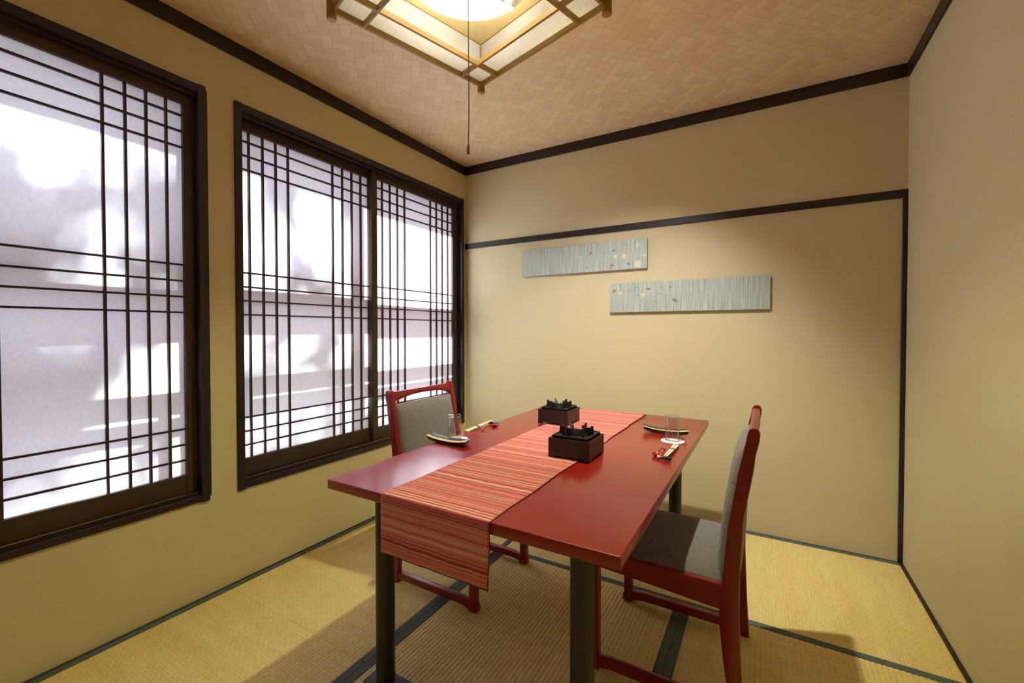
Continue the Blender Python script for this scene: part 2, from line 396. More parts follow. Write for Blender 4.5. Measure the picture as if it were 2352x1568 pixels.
bm = B(); bx(bm, 0, W - 0.0155, -0.005, 0, -0.052, 0.002, 0.0005); tag(ob('baseboard_back', bm, M_dark), kind='structure')

# ------------------------------------------------------------------ tatami mats
def mat_(x0, x1, y0, y1, ax, label):
    t = thing('tatami_mat', label, 'tatami mat', ((x0 + x1) / 2, (y0 + y1) / 2, 0), group='tatami mats laid wall to wall')
    hx, hy = (x1 - x0) / 2, (y1 - y0) / 2
    bm = B(); bx(bm, -hx, hx, -hy, hy, -0.052, -0.004); ob('core', bm, M_under, t, 0)
    hw = 0.030; across = hx if ax == 1 else hy; along = hy if ax == 1 else hx
    bm = B(); p = 0.0155; a = -across + hw - 0.002; prof = []
    end = across - hw + 0.002
    while a < end:
        for k, hz in ((0.0, -0.0022), (0.12, -0.0010), (0.3, -0.0002), (0.5, 0.0), (0.7, -0.0002), (0.88, -0.0010)):
            if a + k * p < end: prof.append((a + k * p, hz))
        a += p
    prof.append((end, -0.0022))
    rows = []
    for s in (-along, along):
        rows.append([bm.verts.new((q, s, z) if ax == 1 else (s, q, z)) for q, z in prof])
    sk = [[bm.verts.new((v.co.x, v.co.y, -0.0042)) for v in r] for r in rows]
    for i in range(len(prof) - 1):
        f = (rows[0][i], rows[0][i + 1], rows[1][i + 1], rows[1][i]); bm.faces.new(f if ax == 1 else f[::-1])
        for r, s in zip(rows, sk): bm.faces.new((r[i], s[i], s[i + 1], r[i + 1]))
    ob('rush_cover', bm, M_tat_y if ax == 1 else M_tat_x, t, 75)
    for s in (-1, 1):
        bm = B(); lo, hi = sorted((s * across, s * (across - hw)))
        if ax == 1: bx(bm, lo, hi, -along, along, -0.05, 0.0012, 0.0008)
        else: bx(bm, -along, along, lo, hi, -0.05, 0.0012, 0.0008)
        tag(ob('cloth_border', bm, M_heri, t), 'grey cloth border')
    return t
mat_(0.0075, 0.8762, -1.7545, -0.0055, 1, 'straw-coloured tatami mat in the window corner, under the chair by the window')
mat_(0.0075, 0.8762, -3.5100, -1.7555, 1, 'tatami mat beneath the nearest window, left of the table legs')
mat_(0.8772, 2.6028, -0.8765, -0.0055, 0, 'tatami mat lying along the foot of the end wall')
mat_(0.8772, 1.7535, -2.6300, -0.8775, 1, 'tatami mat right under the dining table')
mat_(1.7545, 2.6028, -2.6300, -0.8775, 1, 'tatami mat under the back legs of the chair on the right')
mat_(0.8772, 2.6028, -3.5080, -2.6310, 0, 'tatami mat nearest the viewpoint, behind the table')

# ------------------------------------------------------------------ windows
BARZ = [0.588, 0.653, 0.718, 1.202, 1.267, 1.332, 1.398, 1.880, 1.945, 2.010]
def sash(parent, xf, s0, o0, o1, s1, bars, pull=None):
    """sliding paper screen: xf front face x, stiles s0..o0 and o1..s1, opening o0..o1"""
    th = 0.026
    bm = B()
    bx(bm, xf - th, xf, s0, o0, 0.447, 2.118, 0.002); bx(bm, xf - th, xf, o1, s1, 0.447, 2.118, 0.002)
    bx(bm, xf - th, xf, o0, o1, 0.447, 0.528, 0.002); bx(bm, xf - th, xf, o0, o1, 2.058, 2.118, 0.002)
    f = ob('sliding_screen', bm, M_sash, parent)
    bm = B(); xb = xf - 0.005
    for y in bars: bx(bm, xb - 0.012, xb, y - 0.004, y + 0.004, 0.528, 2.058)
    for z in BARZ: bx(bm, xb - 0.0125, xb - 0.0015, o0, o1, z - 0.0035, z + 0.0035)
    ob('lattice', bm, M_kumiko, f, 0)
    bm = B(); bx(bm, xb - 0.0140, xb - 0.0128, o0 - 0.004, o1 + 0.004, 0.524, 2.062); ob('paper_pane', bm, M_shoji, f, 0)
    if pull:
        bm = B(); bx(bm, xf - 0.004, xf + 0.0008, pull - 0.010, pull + 0.010, 1.07, 1.12, 0.002); tag(ob('finger_pull', bm, M_pull, f), 'orange-brown finger pull')

def window(name, y0, y1, sh):
    t = thing(name, kind='structure', loc=(0, (y0 + y1) / 2, ZB)); off = Vector((0, -(y0 + y1) / 2, -ZB))
    t2 = thing('_tmp'); t2.location = (0, 0, 0)
    # casing
    bm = B(); c = 0.030
    bx(bm, -0.100, 0.011, y0, y0 + c, ZB - 0.004, ZT + 0.002, 0.0012); bx(bm, -0.100, 0.011, y1 - c, y1, ZB - 0.004, ZT + 0.002, 0.0012)
    bx(bm, -0.100, 0.0095, y0 + c, y1 - c, ZT - 0.033, ZT, 0.0012)
    bx(bm, -0.100, 0.0095, y0 + c, y1 - c, ZB, ZB + 0.026, 0.0012)
    for xx in (-0.018, -0.062, -0.096): bx(bm, xx, xx + 0.010, y0 + c, y1 - c, ZB + 0.026, ZB + 0.040, 0.0006)
    for xx in (-0.018, -0.062, -0.096): bx(bm, xx, xx + 0.010, y0 + c, y1 - c, ZT - 0.048, ZT - 0.033, 0.0006)
    ob('casing', bm, M_case, t2)
    bm = B(); bx(bm, -0.0125, -0.0085, y0 + c, y1 - c - 0.05, ZB + 0.040, ZB + 0.0425); tag(ob('sill_track', bm, M_line, t2, 0), 'thin brass-coloured track')
    # screens: the one in front slides on the room side
    b = [-0.817, -0.752, -0.687, -0.622, -0.365, -0.300, -0.236, -0.171]
    sash(t2, -0.031, -0.907 + sh, -0.865 + sh, -0.116 + sh, -0.066 + sh + (0.006 if sh else 0), [y + sh for y in b], (-0.090 + sh))
    b2 = [-1.611, -1.546, -1.481, -1.417, -1.154, -1.089, -1.024, -0.959]
    sash(t2, -0.0605, y0 + 0.004, -1.665 + sh, -0.903 + sh, -0.860 + sh, [y + sh for y in b2])
    # weather side: outer frame with transom, mullion and lower bars
    bm = B(); a0, a1 = -0.255, -0.150
    oy0, oy1 = y0 + 0.012, y1 - 0.012
    bx(bm, a0, a1, oy0, oy0 + 0.025, ZB, ZT); bx(bm, a0, a1, oy1 - 0.022, oy1, ZB, ZT)
    bx(bm, a0, a1, oy0, oy1, 2.045, ZT); bx(bm, a0, a1, oy0, oy1, ZB, 0.50)
    bx(bm, -0.225, -0.185, oy0, oy1, 1.250, 1.425)
    bx(bm, -0.225, -0.185, oy0, oy1, 0.955, 1.010); bx(bm, -0.225, -0.185, oy0, oy1, 0.862, 0.905)
    bx(bm, -0.225, -0.185, -0.980 + sh, -0.900 + sh, 0.5, 2.045)
    bx(bm, -0.225, -0.185, -1.075 + sh, -1.045 + sh, 0.5, 1.0); bx(bm, -0.225, -0.185, -0.165 + sh, -0.135 + sh, 0.5, 1.0)
    ob('outer_frame', bm, M_outer, t2, 0)
    for o in [x for x in bpy.data.objects if x.parent == t2]: o.parent = t; o.location = off
    bpy.data.objects.remove(t2)
    return t
window('window_2', *WIN['window_2'], 0.0)
window('window_1', *WIN['window_1'], -1.777)

# ------------------------------------------------------------------ outdoors: gravel, tree
bm = B(); bx(bm, -40, -0.26, -40, 40, -0.5, -0.4); tag(ob('ground', bm, M_ext, smooth=0), kind='structure')
def tree(x, y, h, seed, label, spread, n, clear=None):
    rnd = random.Random(seed); t = thing('garden_tree', label, 'tree', (x, y, -0.4))
    pads = []
    while len(pads) < n[0]:
        p = Vector((rnd.uniform(-1, 1) * spread[0], rnd.uniform(-1, 1) * spread[1], h + rnd.uniform(-1, 1) * spread[2]))
        if clear and clear(p.x + x, p.y + y, p.z - 0.4): continue
        pads.append(p)
    bm = B(); top = h + spread[2] * 0.3
    tube(bm, [(0, 0, 0), (0.05, 0.02, top * 0.3), (-0.04, 0.05, top * 0.6), (0.02, 0, top)], [0.09, 0.07, 0.05, 0.02])
    for k in range(18):
        p = pads[k * 3 % len(pads)]; z0 = min(top * 0.95, max(h * 0.45, p.z - 0.5)); s0 = Vector((0, 0, z0))
        tube(bm, [s0, s0.lerp(p, 0.4) + Vector((0, 0.05, 0.08)), s0.lerp(p, 0.75) + Vector((0.03, -0.03, 0.06)), p], [0.022, 0.016, 0.010, 0.005], 6)
    ob('trunk', bm, M_bark, t)
    bm = B()
    for p in pads:
        r0 = rnd.uniform(0.05, 0.15)
        for k in range(int(n[1] * (r0 / 0.12) ** 2)):
            c = p + Vector((rnd.gauss(0, 0.5), rnd.gauss(0, 0.5), rnd.gauss(0, 0.42))) * r0
            R = Matrix.Rotation(rnd.uniform(0, 6.28), 3, 'Z') @ Matrix.Rotation(rnd.uniform(-1.2, 1.2), 3, 'X')
            q_ = rnd.uniform(0.022, 0.045)
            P = [(-1, 0, 0), (-0.4, 0.42, 0.12), (0.4, 0.36, 0.12), (1.1, 0, 0), (0.4, -0.36, 0.12), (-0.4, -0.42, 0.12)]
            bm.faces.new([bm.verts.new(c + R @ (Vector(q) * q_)) for q in P])
    ob('foliage', bm, M_leafm, t, 0)
    return t
def sun_hit(px, py, pz):        # where the shadow of a point lands on the screens
    k = -0.07 - px
    return py - 0.25 * k, pz - k
tree(-3.2, -2.20, 4.60, 3, 'bushy garden tree whose shadow dapples the nearest window', (0.55, 1.10, 1.0), (340, 62), lambda x, y, z: sun_hit(x, y, z)[0] > -1.70 or (-2.22 < sun_hit(x, y, z)[0] and sun_hit(x, y, z)[1] < 1.05 and int(y * 997) % 3))
tree(-3.5, -0.36, 4.85, 8, 'sparser garden tree whose shadow falls on the window in the corner', (0.5, 0.62, 1.0), (75, 60), lambda x, y, z: sun_hit(x, y, z)[0] > -0.92 and sun_hit(x, y, z)[1] > 0.8)

# ------------------------------------------------------------------ table
TZ = 0.665
t = thing('dining_table', 'red lacquered dining table on black steel legs, in the middle of the room', 'table', (1.325, -1.106, 0))
hx, hy = 0.463, 0.783
bm = B(); bx(bm, -hx, hx, -hy, hy, TZ - 0.030, TZ); 
bmesh.ops.bevel(bm, geom=[e for e in bm.edges if abs(e.verts[0].co.z - e.verts[1].co.z) > 0.01], offset=0.006, segments=3, affect='EDGES', profile=0.5)
bmesh.ops.bevel(bm, geom=[e for e in bm.edges if abs(e.verts[0].co.z - e.verts[1].co.z) < 0.001 and len(e.link_faces) == 2 and any(abs(f.normal.z) > 0.9 for f in e.link_faces) ], offset=0.003, segments=3, affect='EDGES', profile=0.5)
ob('tabletop', bm, M_table, t, 40)
for lx, ly in ((1.010, -1.790), (1.667, -1.790), (1.010, -0.565), (1.667, -0.565)):
    bm = B(); lathe(bm, [(0.0290, 0.018), (0.0290, TZ - 0.036)], (lx - 1.325, ly + 1.106, 0), 32); lathe(bm, [(0.045, TZ - 0.037), (0.045, TZ - 0.030)], (lx - 1.325, ly + 1.106, 0), 32)
    ob('leg', bm, M_leg, t)
for ly in (-1.790, -0.565):
    bm = B(); bx(bm, 0.947 - 1.325, 1.730 - 1.325, ly - 0.038 + 1.106, ly + 0.038 + 1.106, 0.0015, 0.020, 0.003, 2); ob('base_bar', bm, M_base, t)

# table runner: lies on the top and hangs over both ends
X0, X1 = 1.107, 1.470; Y1, Y0 = -0.322, -1.8895
path = []      # (y, z, s)
zt_ = TZ + 0.0012
def rpath(s, u=0.0):
    L0 = 0.155; Lt = Y1 - Y0
    r = 0.004
    rip = 0.0012 * sin(u * 21 + 0.8) + 0.0008 * sin(u * 50)
    if s < L0:                                   # far hang (from its hem upward)
        d = L0 - s; return (Y1 + 0.004 + 0.004 * (d / L0) + rip * d / L0, zt_ - 0.001 - d)
    if s < L0 + Lt: return (Y1 - (s - L0), zt_ + 0.0006 * sin(u * 40 + s * 9) + 0.0006)
    d = s - L0 - Lt
    return (Y0 - 0.004 - 0.004 * (d / 0.16) - rip * 0.8 * d / 0.16, zt_ - 0.0005 - d)
LT = 0.155 + (Y1 - Y0) + 0.163
ss = [i * 0.155 / 10 for i in range(10)] + [0.155 + i * (Y1 - Y0) / 70 for i in range(71)] + [0.155 + (Y1 - Y0) + 0.001 + i * 0.162 / 16 for i in range(17)]
bm = B(); uvl = bm.loops.layers.uv.new('UVMap'); NU = 40; V = []
for i in range(NU + 1):
    u = i / NU; row = []
    for s in ss:
        y, z = rpath(s, u); e = 0.0018 * sin(s * 21 + (0 if u < 0.5 else 2)) * (abs(u - 0.5) * 2) ** 6
        row.append(bm.verts.new((X0 + (X1 - X0) * u + e, y, z)))
    V.append(row)
for i in range(NU):
    for j in range(len(ss) - 1):
        f = bm.faces.new((V[i][j], V[i][j + 1], V[i + 1][j + 1], V[i + 1][j]))
        for l, (a, b) in zip(f.loops, ((i, j), (i, j + 1), (i + 1, j + 1), (i + 1, j))): l[uvl].uv = ((X1 - X0) * a / NU, ss[b])
bmesh.ops.recalc_face_normals(bm, faces=bm.faces[:])
rt_ = thing('table_runner', 'red and cream striped cloth runner lying down the middle of the table', 'table runner', ((X0 + X1) / 2, (Y0 + Y1) / 2, TZ))
cl = ob('cloth', bm, M_runner, rt_, 60, loc=(-(X0 + X1) / 2, -(Y0 + Y1) / 2, -TZ))
so = cl.modifiers.new('thick', 'SOLIDIFY'); so.thickness = 0.0011; so.offset = 0
bm = B(); pts = [(X0 + (X1 - X0) * i / 40, *rpath(LT - 0.001, i / 40)) for i in range(41)]
tube(bm, pts, 0.0016, 6); tag(ob('hem', bm, M_hem, rt_, loc=(-(X0 + X1) / 2, -(Y0 + Y1) / 2, -TZ)), 'dark red hem')
bm = B(); pts = [(X1 + 0.0018 * sin(s * 21 + 2), rpath(s, 1.0)[0], rpath(s, 1.0)[1]) for s in ss]
tube(bm, pts, 0.0011, 6); tag(ob('hem', bm, M_hem, rt_, loc=(-(X0 + X1) / 2, -(Y0 + Y1) / 2, -TZ)), 'dark red side hem')

# ------------------------------------------------------------------ table stoves
def stove():
    t = thing('table_stove', None, 'table stove')
    a, h = 0.0785, 0.0705
    bm = B()
    bx(bm, -a, a, -a, -a + 0.006, 0.008, h, 0.0006); bx(bm, -a, a, a - 0.006, a, 0.008, h, 0.0006)
    bx(bm, -a, -a + 0.006, -a + 0.006, a - 0.006, 0.008, h, 0.0006); bx(bm, a - 0.006, a, -a + 0.006, a - 0.006, 0.008, h, 0.0006)
    bx(bm, -a + 0.006, a - 0.006, -a + 0.006, a - 0.006, 0.010, 0.014)
    for sx in (-1, 1):
        for sy in (-1, 1):
            x0, x1 = (sx * a, sx * (a - 0.026)); y0, y1 = (sy * a, sy * (a - 0.026))
            bx(bm, x0, x1, sy * a, sy * (a - 0.006), 0, 0.0085); bx(bm, sx * a, sx * (a - 0.006), y0, y1, 0, 0.0085)
    ob('box', bm, M_bro, t)
    # cast tray: square flange with raised rim and a round fire hole
    bm = B(); o, z0, z1 = 0.0675, h - 0.006, h + 0.010; seg = 48; r = 0.052
    sq = []
    for k in range(seg):
        an = 2 * PI * k / seg; m = max(abs(cos(an)), abs(sin(an))); sq.append((cos(an) / m, sin(an) / m))
    def ring(fn): return [bm.verts.new(fn(k)) for k in range(seg)]
    R = [ring(lambda k: (sq[k][0] * (o - 0.004), sq[k][1] * (o - 0.004), z0)), ring(lambda k: (sq[k][0] * o, sq[k][1] * o, z1 - 0.006)), ring(lambda k: (sq[k][0] * o, sq[k][1] * o, z1)),
         ring(lambda k: (sq[k][0] * (o - 0.005), sq[k][1] * (o - 0.005), z1)), ring(lambda k: (sq[k][0] * (o - 0.006), sq[k][1] * (o - 0.006), z1 - 0.004)),
         ring(lambda k: (r * cos(2 * PI * k / seg), r * sin(2 * PI * k / seg), z1 - 0.004)), ring(lambda k: (r * 0.96 * cos(2 * PI * k / seg), r * 0.96 * sin(2 * PI * k / seg), z1 - 0.010)),
         ring(lambda k: (r * 0.72 * cos(2 * PI * k / seg), r * 0.72 * sin(2 * PI * k / seg), z0 - 0.030)), ring(lambda k: (0.004 * cos(2 * PI * k / seg), 0.004 * sin(2 * PI * k / seg), z0 - 0.034))]
    for A, Bq in zip(R, R[1:]):
        for k in range(seg): bm.faces.new((A[k], A[(k + 1) % seg], Bq[(k + 1) % seg], Bq[k]))
    bm.faces.new(R[-1]); bmesh.ops.recalc_face_normals(bm, faces=bm.faces[:])
    ob('fire_tray', bm, M_iron, t, 35)
    for k in range(6):
        an = math.radians(14) + k * PI / 3
        bm = B(); prism(bm, [(0.046, -0.010), (0.056, 0.000), (0.064, 0.000), (0.062, 0.032), (0.053, 0.033), (0.0515, 0.027), (0.033, 0.026), (0.031, 0.018)], -0.0022, 0.0022, 1, 0.0006, 1)
        ob('pot_prong', bm, M_iron, t, 35, loc=(0, 0, z1 - 0.004), rot=(0, 0, an))
    return t
s1 = stove(); s1.location = (1.4355, -1.2525, TZ + 0.0025); s1['label'] = 'black square table stove nearer the viewer, overhanging the runner edge'; s1['group'] = 'table stoves'
s2 = copy_tree(s1); s2.location = (1.1420, -0.7560, TZ + 0.0025); s2['label'] = 'black square table stove farther away, at the window side of the runner'

# ------------------------------------------------------------------ chairs
def chair():
    t = thing('dining_chair', None, 'chair')
    prof = [(-0.205, 0.0), (-0.193, 0.118), (-0.184, 0.187), (-0.173, 0.298), (-0.179, 0.399), (-0.196, 0.581), (-0.218, 0.721), (-0.234, 0.800), (-0.2400, 0.830), (-0.2425, 0.844), (-0.248, 0.8535), (-0.2575, 0.8565),
            (-0.268, 0.853), (-0.2730, 0.842), (-0.2715, 0.820), (-0.263, 0.784), (-0.254, 0.714), (-0.233, 0.590), (-0.225, 0.412), (-0.225, 0.316), (-0.232, 0.135), (-0.240, 0.0)]
    for s in (-1, 1):
        bm = B(); lo, hi = sorted((s * 0.2275, s * 0.1985)); prism(bm, prof, lo, hi, 1, 0.0035, 2); ob('back_leg', bm, M_red, t, 40)
        bm = B(); lo, hi = sorted((s * 0.2235, s * 0.1945)); bx(bm, 0.188, 0.220, lo, hi, 0.028, 0.400, 0.002); 
        bx(bm, 0.184, 0.225, lo - 0.003, hi + 0.003, 0.0015, 0.030, 0.004, 2); ob('front_leg', bm, M_red, t, 40)
        bm = B(); lo, hi = sorted((s * 0.2225, s * 0.1975))
        prism(bm, [(-0.212, 0.016), (-0.212, 0.046), (0.150, 0.046), (0.175, 0.043), (0.190, 0.042), (0.190, 0.008), (0.175, 0.010), (0.150, 0.015)], lo, hi, 1, 0.0025, 2)
        ob('floor_runner', bm, M_red, t, 40)
        bm = B(); lo, hi = sorted((s * 0.2235, s * 0.203)); prism(bm, [(-0.190, 0.322), (-0.190, 0.398), (0.205, 0.398), (0.205, 0.348)], lo, hi, 1, 0.002, 1); ob('seat_rail', bm, M_red, t, 40)
    bm = B(); bx(bm, 0.196, 0.214, -0.2, 0.2, 0.345, 0.398, 0.002); ob('seat_rail', bm, M_red, t)
    bm = B(); bx(bm, -0.205, -0.186, -0.2, 0.2, 0.325, 0.390, 0.002); ob('seat_rail', bm, M_red, t)
    # crest rail with arched underside
    bm = B(); n = 28; rings = []
    for i in range(n + 1):
        y = -0.2 + 0.4 * i / n; q = y / 0.2; zb_ = 0.799 + 0.026 * (1 - q * q) ** 0.8 if abs(q) < 1 else 0.799; zt2 = 0.8490 - 0.001 * (1 - q * q)
        back = 0.002 * (1 - q * q)
        def X(z, off): return -0.2495 - (z - 0.800) * 0.16 - back
        cs = []
        for a in range(16):
            th = 2 * PI * a / 16; ca, sa = cos(th), sin(th); e = 0.55
            px = abs(ca) ** e * (1 if ca > 0 else -1); pz = abs(sa) ** e * (1 if sa > 0 else -1)
            z = (zb_ + zt2) / 2 + pz * (zt2 - zb_) / 2; cs.append(bm.verts.new((X(z, 0.0095) + px * 0.0130, y, z)))
        rings.append(cs)
    for A, Bq in zip(rings, rings[1:]):
        for k in range(16): bm.faces.new((A[k], A[(k + 1) % 16], Bq[(k + 1) % 16], Bq[k]))
    bm.faces.new(rings[0]); bm.faces.new(rings[-1]); bmesh.ops.recalc_face_normals(bm, faces=bm.faces[:])
    ob('crest_rail', bm, M_red, t, 50)
    # padded back: front and back skins that swell between the posts
    def interp(tab, z):
        for (za, xa), (zb2, xb2) in zip(tab, tab[1:]):
            if z <= zb2: return xa + (xb2 - xa) * (z - za) / (zb2 - za)
        return tab[-1][1]
    fr = [(0.30, -0.173), (0.40, -0.179), (0.58, -0.196), (0.72, -0.218), (0.80, -0.236)]
    bk = [(0.30, -0.224), (0.41, -0.225), (0.59, -0.233), (0.714, -0.254), (0.80, -0.262)]
    bm = B(); nu, nv = 20, 30; z0, z1 = 0.385, 0.790; yb = 0.1975
    def sk(front):
        rows = []
        for j in range(nv + 1):
            z = z0 + (z1 - z0) * j / nv; v = 2 * j / nv - 1; r = []
            for i in range(nu + 1):
                u = 2 * i / nu - 1; y = u * yb
                sw = (1 - abs(u) ** 5) ** 0.5 * (1 - abs(v) ** 9) ** 0.5
                mid = (interp(fr, z) + interp(bk, z)) / 2
                x = mid + (interp(fr, z) + 0.023 - mid) * (0.30 + 0.70 * sw) if front else mid + (interp(bk, z) - 0.004 - mid) * (0.4 + 0.6 * sw)
                r.append(bm.verts.new((x, y, z)))
            rows.append(r)
        for j in range(nv):
            for i in range(nu):
                q = (rows[j][i], rows[j][i + 1], rows[j + 1][i + 1], rows[j + 1][i]); bm.faces.new(q if front else q[::-1])
        return rows
    Fq, Bk = sk(True), sk(False)
    loop = lambda R: R[0][:] + [r[-1] for r in R[1:]] + R[-1][-2::-1] + [r[0] for r in R[-2:0:-1]]
    a, b = loop(Fq), loop(Bk); n = len(a)
    for i in range(n): bm.faces.new((a[i], b[i], b[(i + 1) % n], a[(i + 1) % n]))
    bmesh.ops.recalc_face_normals(bm, faces=bm.faces[:])
    tag(ob('backrest', bm, M_fab, t, 60), 'grey padded backrest')
    # seat pad
    bm = B(); n1, n2 = 18, 20; top = []
    def pz(u, v): return 0.386 + 0.028 * ((1 - abs(u) ** 8) ** 0.5) * ((1 - abs(v) ** 8) ** 0.5) + 0.003 * (1 - u * u) * (1 - v * v)
    for i in range(n1 + 1):
        r = []
        for j in range(n2 + 1):
            u, v = 2 * i / n1 - 1, 2 * j / n2 - 1
            hw = 0.217 + 0.004 * (u); x = 0.0225 + u * 0.2075
            yy = v * hw
            if abs(yy) > 0.196: x = max(x, -0.172)
            r.append(bm.verts.new((x, yy, pz(u, v))))
        top.append(r)
    for i in range(n1):
        for j in range(n2): bm.faces.new((top[i][j], top[i + 1][j], top[i + 1][j + 1], top[i][j + 1]))
    bmesh.ops.recalc_face_normals(bm, faces=bm.faces[:])
    ret = [v for v in loop(top)]; low = [bm.verts.new((v.co.x, v.co.y, 0.381)) for v in ret]; n = len(ret)
    for i in range(n): bm.faces.new((ret[i], low[i], low[(i + 1) % n], ret[(i + 1) % n]))
    bm.faces.new(low); bmesh.ops.recalc_face_normals(bm, faces=bm.faces[:])
    tag(ob('seat', bm, M_fab, t, 60), 'grey padded seat')
    return t
c1 = chair(); c1.location = (0.830, -1.135, 0.0); c1['group'] = 'red dining chairs'
c1['label'] = 'red lacquered chair with grey padded back, on the window side of the table'
c2 = copy_tree(c1); c2.location = (1.755, -1.163, 0.0); c2.rotation_euler = (0, 0, PI)
c2['label'] = 'red lacquered chair seen from its side, facing the window across the table'

# ------------------------------------------------------------------ place settings
def plate(loc, rz, L, Wd, label, swap):
    t = thing('boat_dish', label, 'dish', loc, rz, 'long curved dishes')
    bm = B(); nu, nv = 40, 16; th = 0.003
    def zz(u, v): return 0.0135 + 0.0095 * abs(u) ** 2.4 + 0.0020 * abs(v) ** 3
    def split(u): return swap * (0.12 * sin(u * 2.6) - 0.02)
    def P(i, j, dz):
        u, v = 2 * i / nu - 1, 2 * j / nv - 1
        sp = split(u); vv = sp + v * (1 - sp) if v > 0 else sp + v * (1 + sp)
        w_ = Wd / 2 * (1 - 0.10 * u * u)
        return (u * L / 2 - 0.008 * vv, vv * w_, zz(u, vv) + dz)
    T = [[bm.verts.new(P(i, j, 0)) for j in range(nv + 1)] for i in range(nu + 1)]
    U = [[bm.verts.new((P(i, j, 0)[0] * (0.93 if dzk else 1), P(i, j, 0)[1] * 0.80, max(0.0, 0.0002 + 0.021 * max(0.0, abs(2 * i / nu - 1) - 0.45) ** 1.4))) for j in range(nv + 1) for dzk in (1,)] for i in range(nu + 1)]
    for i in range(nu):
        for j in range(nv):
            f = bm.faces.new((T[i][j], T[i + 1][j], T[i + 1][j + 1], T[i][j + 1])); f.material_index = 1 if (j < nv // 2) == (swap > 0) else 0
            bm.faces.new((U[i][j], U[i][j + 1], U[i + 1][j + 1], U[i + 1][j]))
    lp = lambda R: R[0][:] + [r[-1] for r in R[1:]] + R[-1][-2::-1] + [r[0] for r in R[-2:0:-1]]
    a, b = lp(T), lp(U); n = len(a)
    for i in range(n): bm.faces.new((a[i], b[i], b[(i + 1) % n], a[(i + 1) % n]))
    bmesh.ops.recalc_face_normals(bm, faces=bm.faces[:])
    ob('bowl', bm, [M_plate, M_tan], t, 40)
    return t
plate((0.912, -1.357, TZ), -0.07, 0.213, 0.062, 'black and tan boat-shaped dish on the window side of the table', 1)
plate((1.648, -0.722, TZ), -0.04, 0.200, 0.058, 'black and tan boat-shaped dish by the far right table corner, behind a glass', 1)

def coaster(x, y, label):
    bm = B(); lathe(bm, [(0.0465, 0), (0.0475, 0.0006), (0.0475, 0.0013), (0.047, 0.0017)], (0, 0, 0), 48)
    tag(ob('coaster', bm, M_white, None, 30, loc=(x, y, TZ)), label, 'coaster', 'white round coasters')
coaster(0.908, -1.290, 'round white paper coaster by the window side dish')
coaster(1.706, -0.858, 'round white paper coaster near the right edge of the table')
def glass(x, y, label):
    t = thing('drinking_glass', label, 'glass', (x, y, TZ + 0.0018), 0, 'upturned drinking glasses')
    bm = B(); h = 0.106
    lathe(bm, [(0.0288, 0.0), (0.0290, 0.001), (0.0283, 0.05), (0.0276, h - 0.006), (0.0268, h - 0.001), (0.0255, h)], (0, 0, 0), 48, False, True)
    lathe(bm, [(0.0278, 0.0), (0.0272, 0.05), (0.0262, h - 0.018), (0.022, h - 0.012), (0.010, h - 0.010)], (0, 0, 0), 48, False, True)
    lathe(bm, [(0.0278, 0.0), (0.0288, 0.0)], (0, 0, 0), 48, False, False)
    ob('tumbler', bm, M_glass, t, 50)
    return t
glass(0.903, -1.300, 'clear glass turned upside down on the coaster near the window')
glass(1.703, -0.852, 'clear glass turned upside down on the coaster near the right edge')

def chopsticks(x, y0, y1, dz0, dz1, rz, label, w0=0.0046, w1=0.0022, gap=0.0052):
    """a pair bound by a paper band; thick end at y0"""
    t = thing('chopstick_pair', label, 'chopsticks', (x, y0, TZ), rz, 'banded chopsticks')
    L = y1 - y0
    for s in (-1, 1):
        bm = B(); n = 12
        rings = []
        for i in range(n + 1):
            k = i / n; ww = w0 + (w1 - w0) * k; cx = s * (gap * (1 - 0.45 * k)) ; cz = dz0 + (dz1 - dz0) * k + ww
            rings.append([bm.verts.new((cx + a * ww, L * k, cz + b * ww)) for a, b in ((-1, -0.8), (1, -0.8), (1, 0.8), (-1, 0.8))])
        for A, Bq in zip(rings, rings[1:]):
            for q in range(4): bm.faces.new((A[q], A[(q + 1) % 4], Bq[(q + 1) % 4], Bq[q]))
        bm.faces.new(rings[0]); bm.faces.new(rings[-1]); bmesh.ops.recalc_face_normals(bm, faces=bm.faces[:])
        ob('chopstick', bm, M_chop, t, 30)
    k0 = 0.42; zc = dz0 + (dz1 - dz0) * k0 + 0.0038
    bm = B(); bx(bm, -0.0095, 0.0095, L * (k0 - 0.022), L * (k0 + 0.022), zc - 0.0046, zc + 0.0044, 0.001); tag(ob('paper_band', bm, M_band, t), 'grey paper band')
    return t
chopsticks(0.868, -1.172, -0.955, 0.0, 0.014, 0.0, 'pale wooden chopsticks in a grey band on the window side of the table')
chopsticks(1.7345, -0.938, -1.158, 0.0, 0.013, 0.0, 'pale wooden chopsticks resting on the black rest at the right edge', gap=0.006)

def rest(x, y, rz, m2, label, cat='chopstick rest'):
    t = thing('chopstick_rest', label, cat, (x, y, TZ), rz, 'glazed chopstick rests')
    bm = B(); pts = []; rr = []
    for i in range(13):
        k = i / 12; xx = (k - 0.5) * 0.050; q = abs(k - 0.5) * 2
        pts.append((xx, 0, 0.0066 + 0.0024 * q * q)); rr.append(0.0056 + 0.0020 * q * q if 0 < i < 12 else 0.0042)
    tube(bm, pts, rr, 14); 
    for f in bm.faces:
        c = f.calc_center_median(); f.material_index = 1 if (m2 is M_blue and c.x > 0.002) or (m2 is M_pink and c.x < -0.014) else 0
    for v in bm.verts: v.co.z = max(v.co.z, 0.0)
    ob('rest_body', bm, [M_black, m2], t, 60)
    return t
rest(0.884, -0.968, 0.25, M_blue, 'black and blue glazed rest under chopstick tips, window side')
rest(1.7285, -1.153, -0.12, M_pink, 'glossy black rest with a pink end, at the right edge of the table')

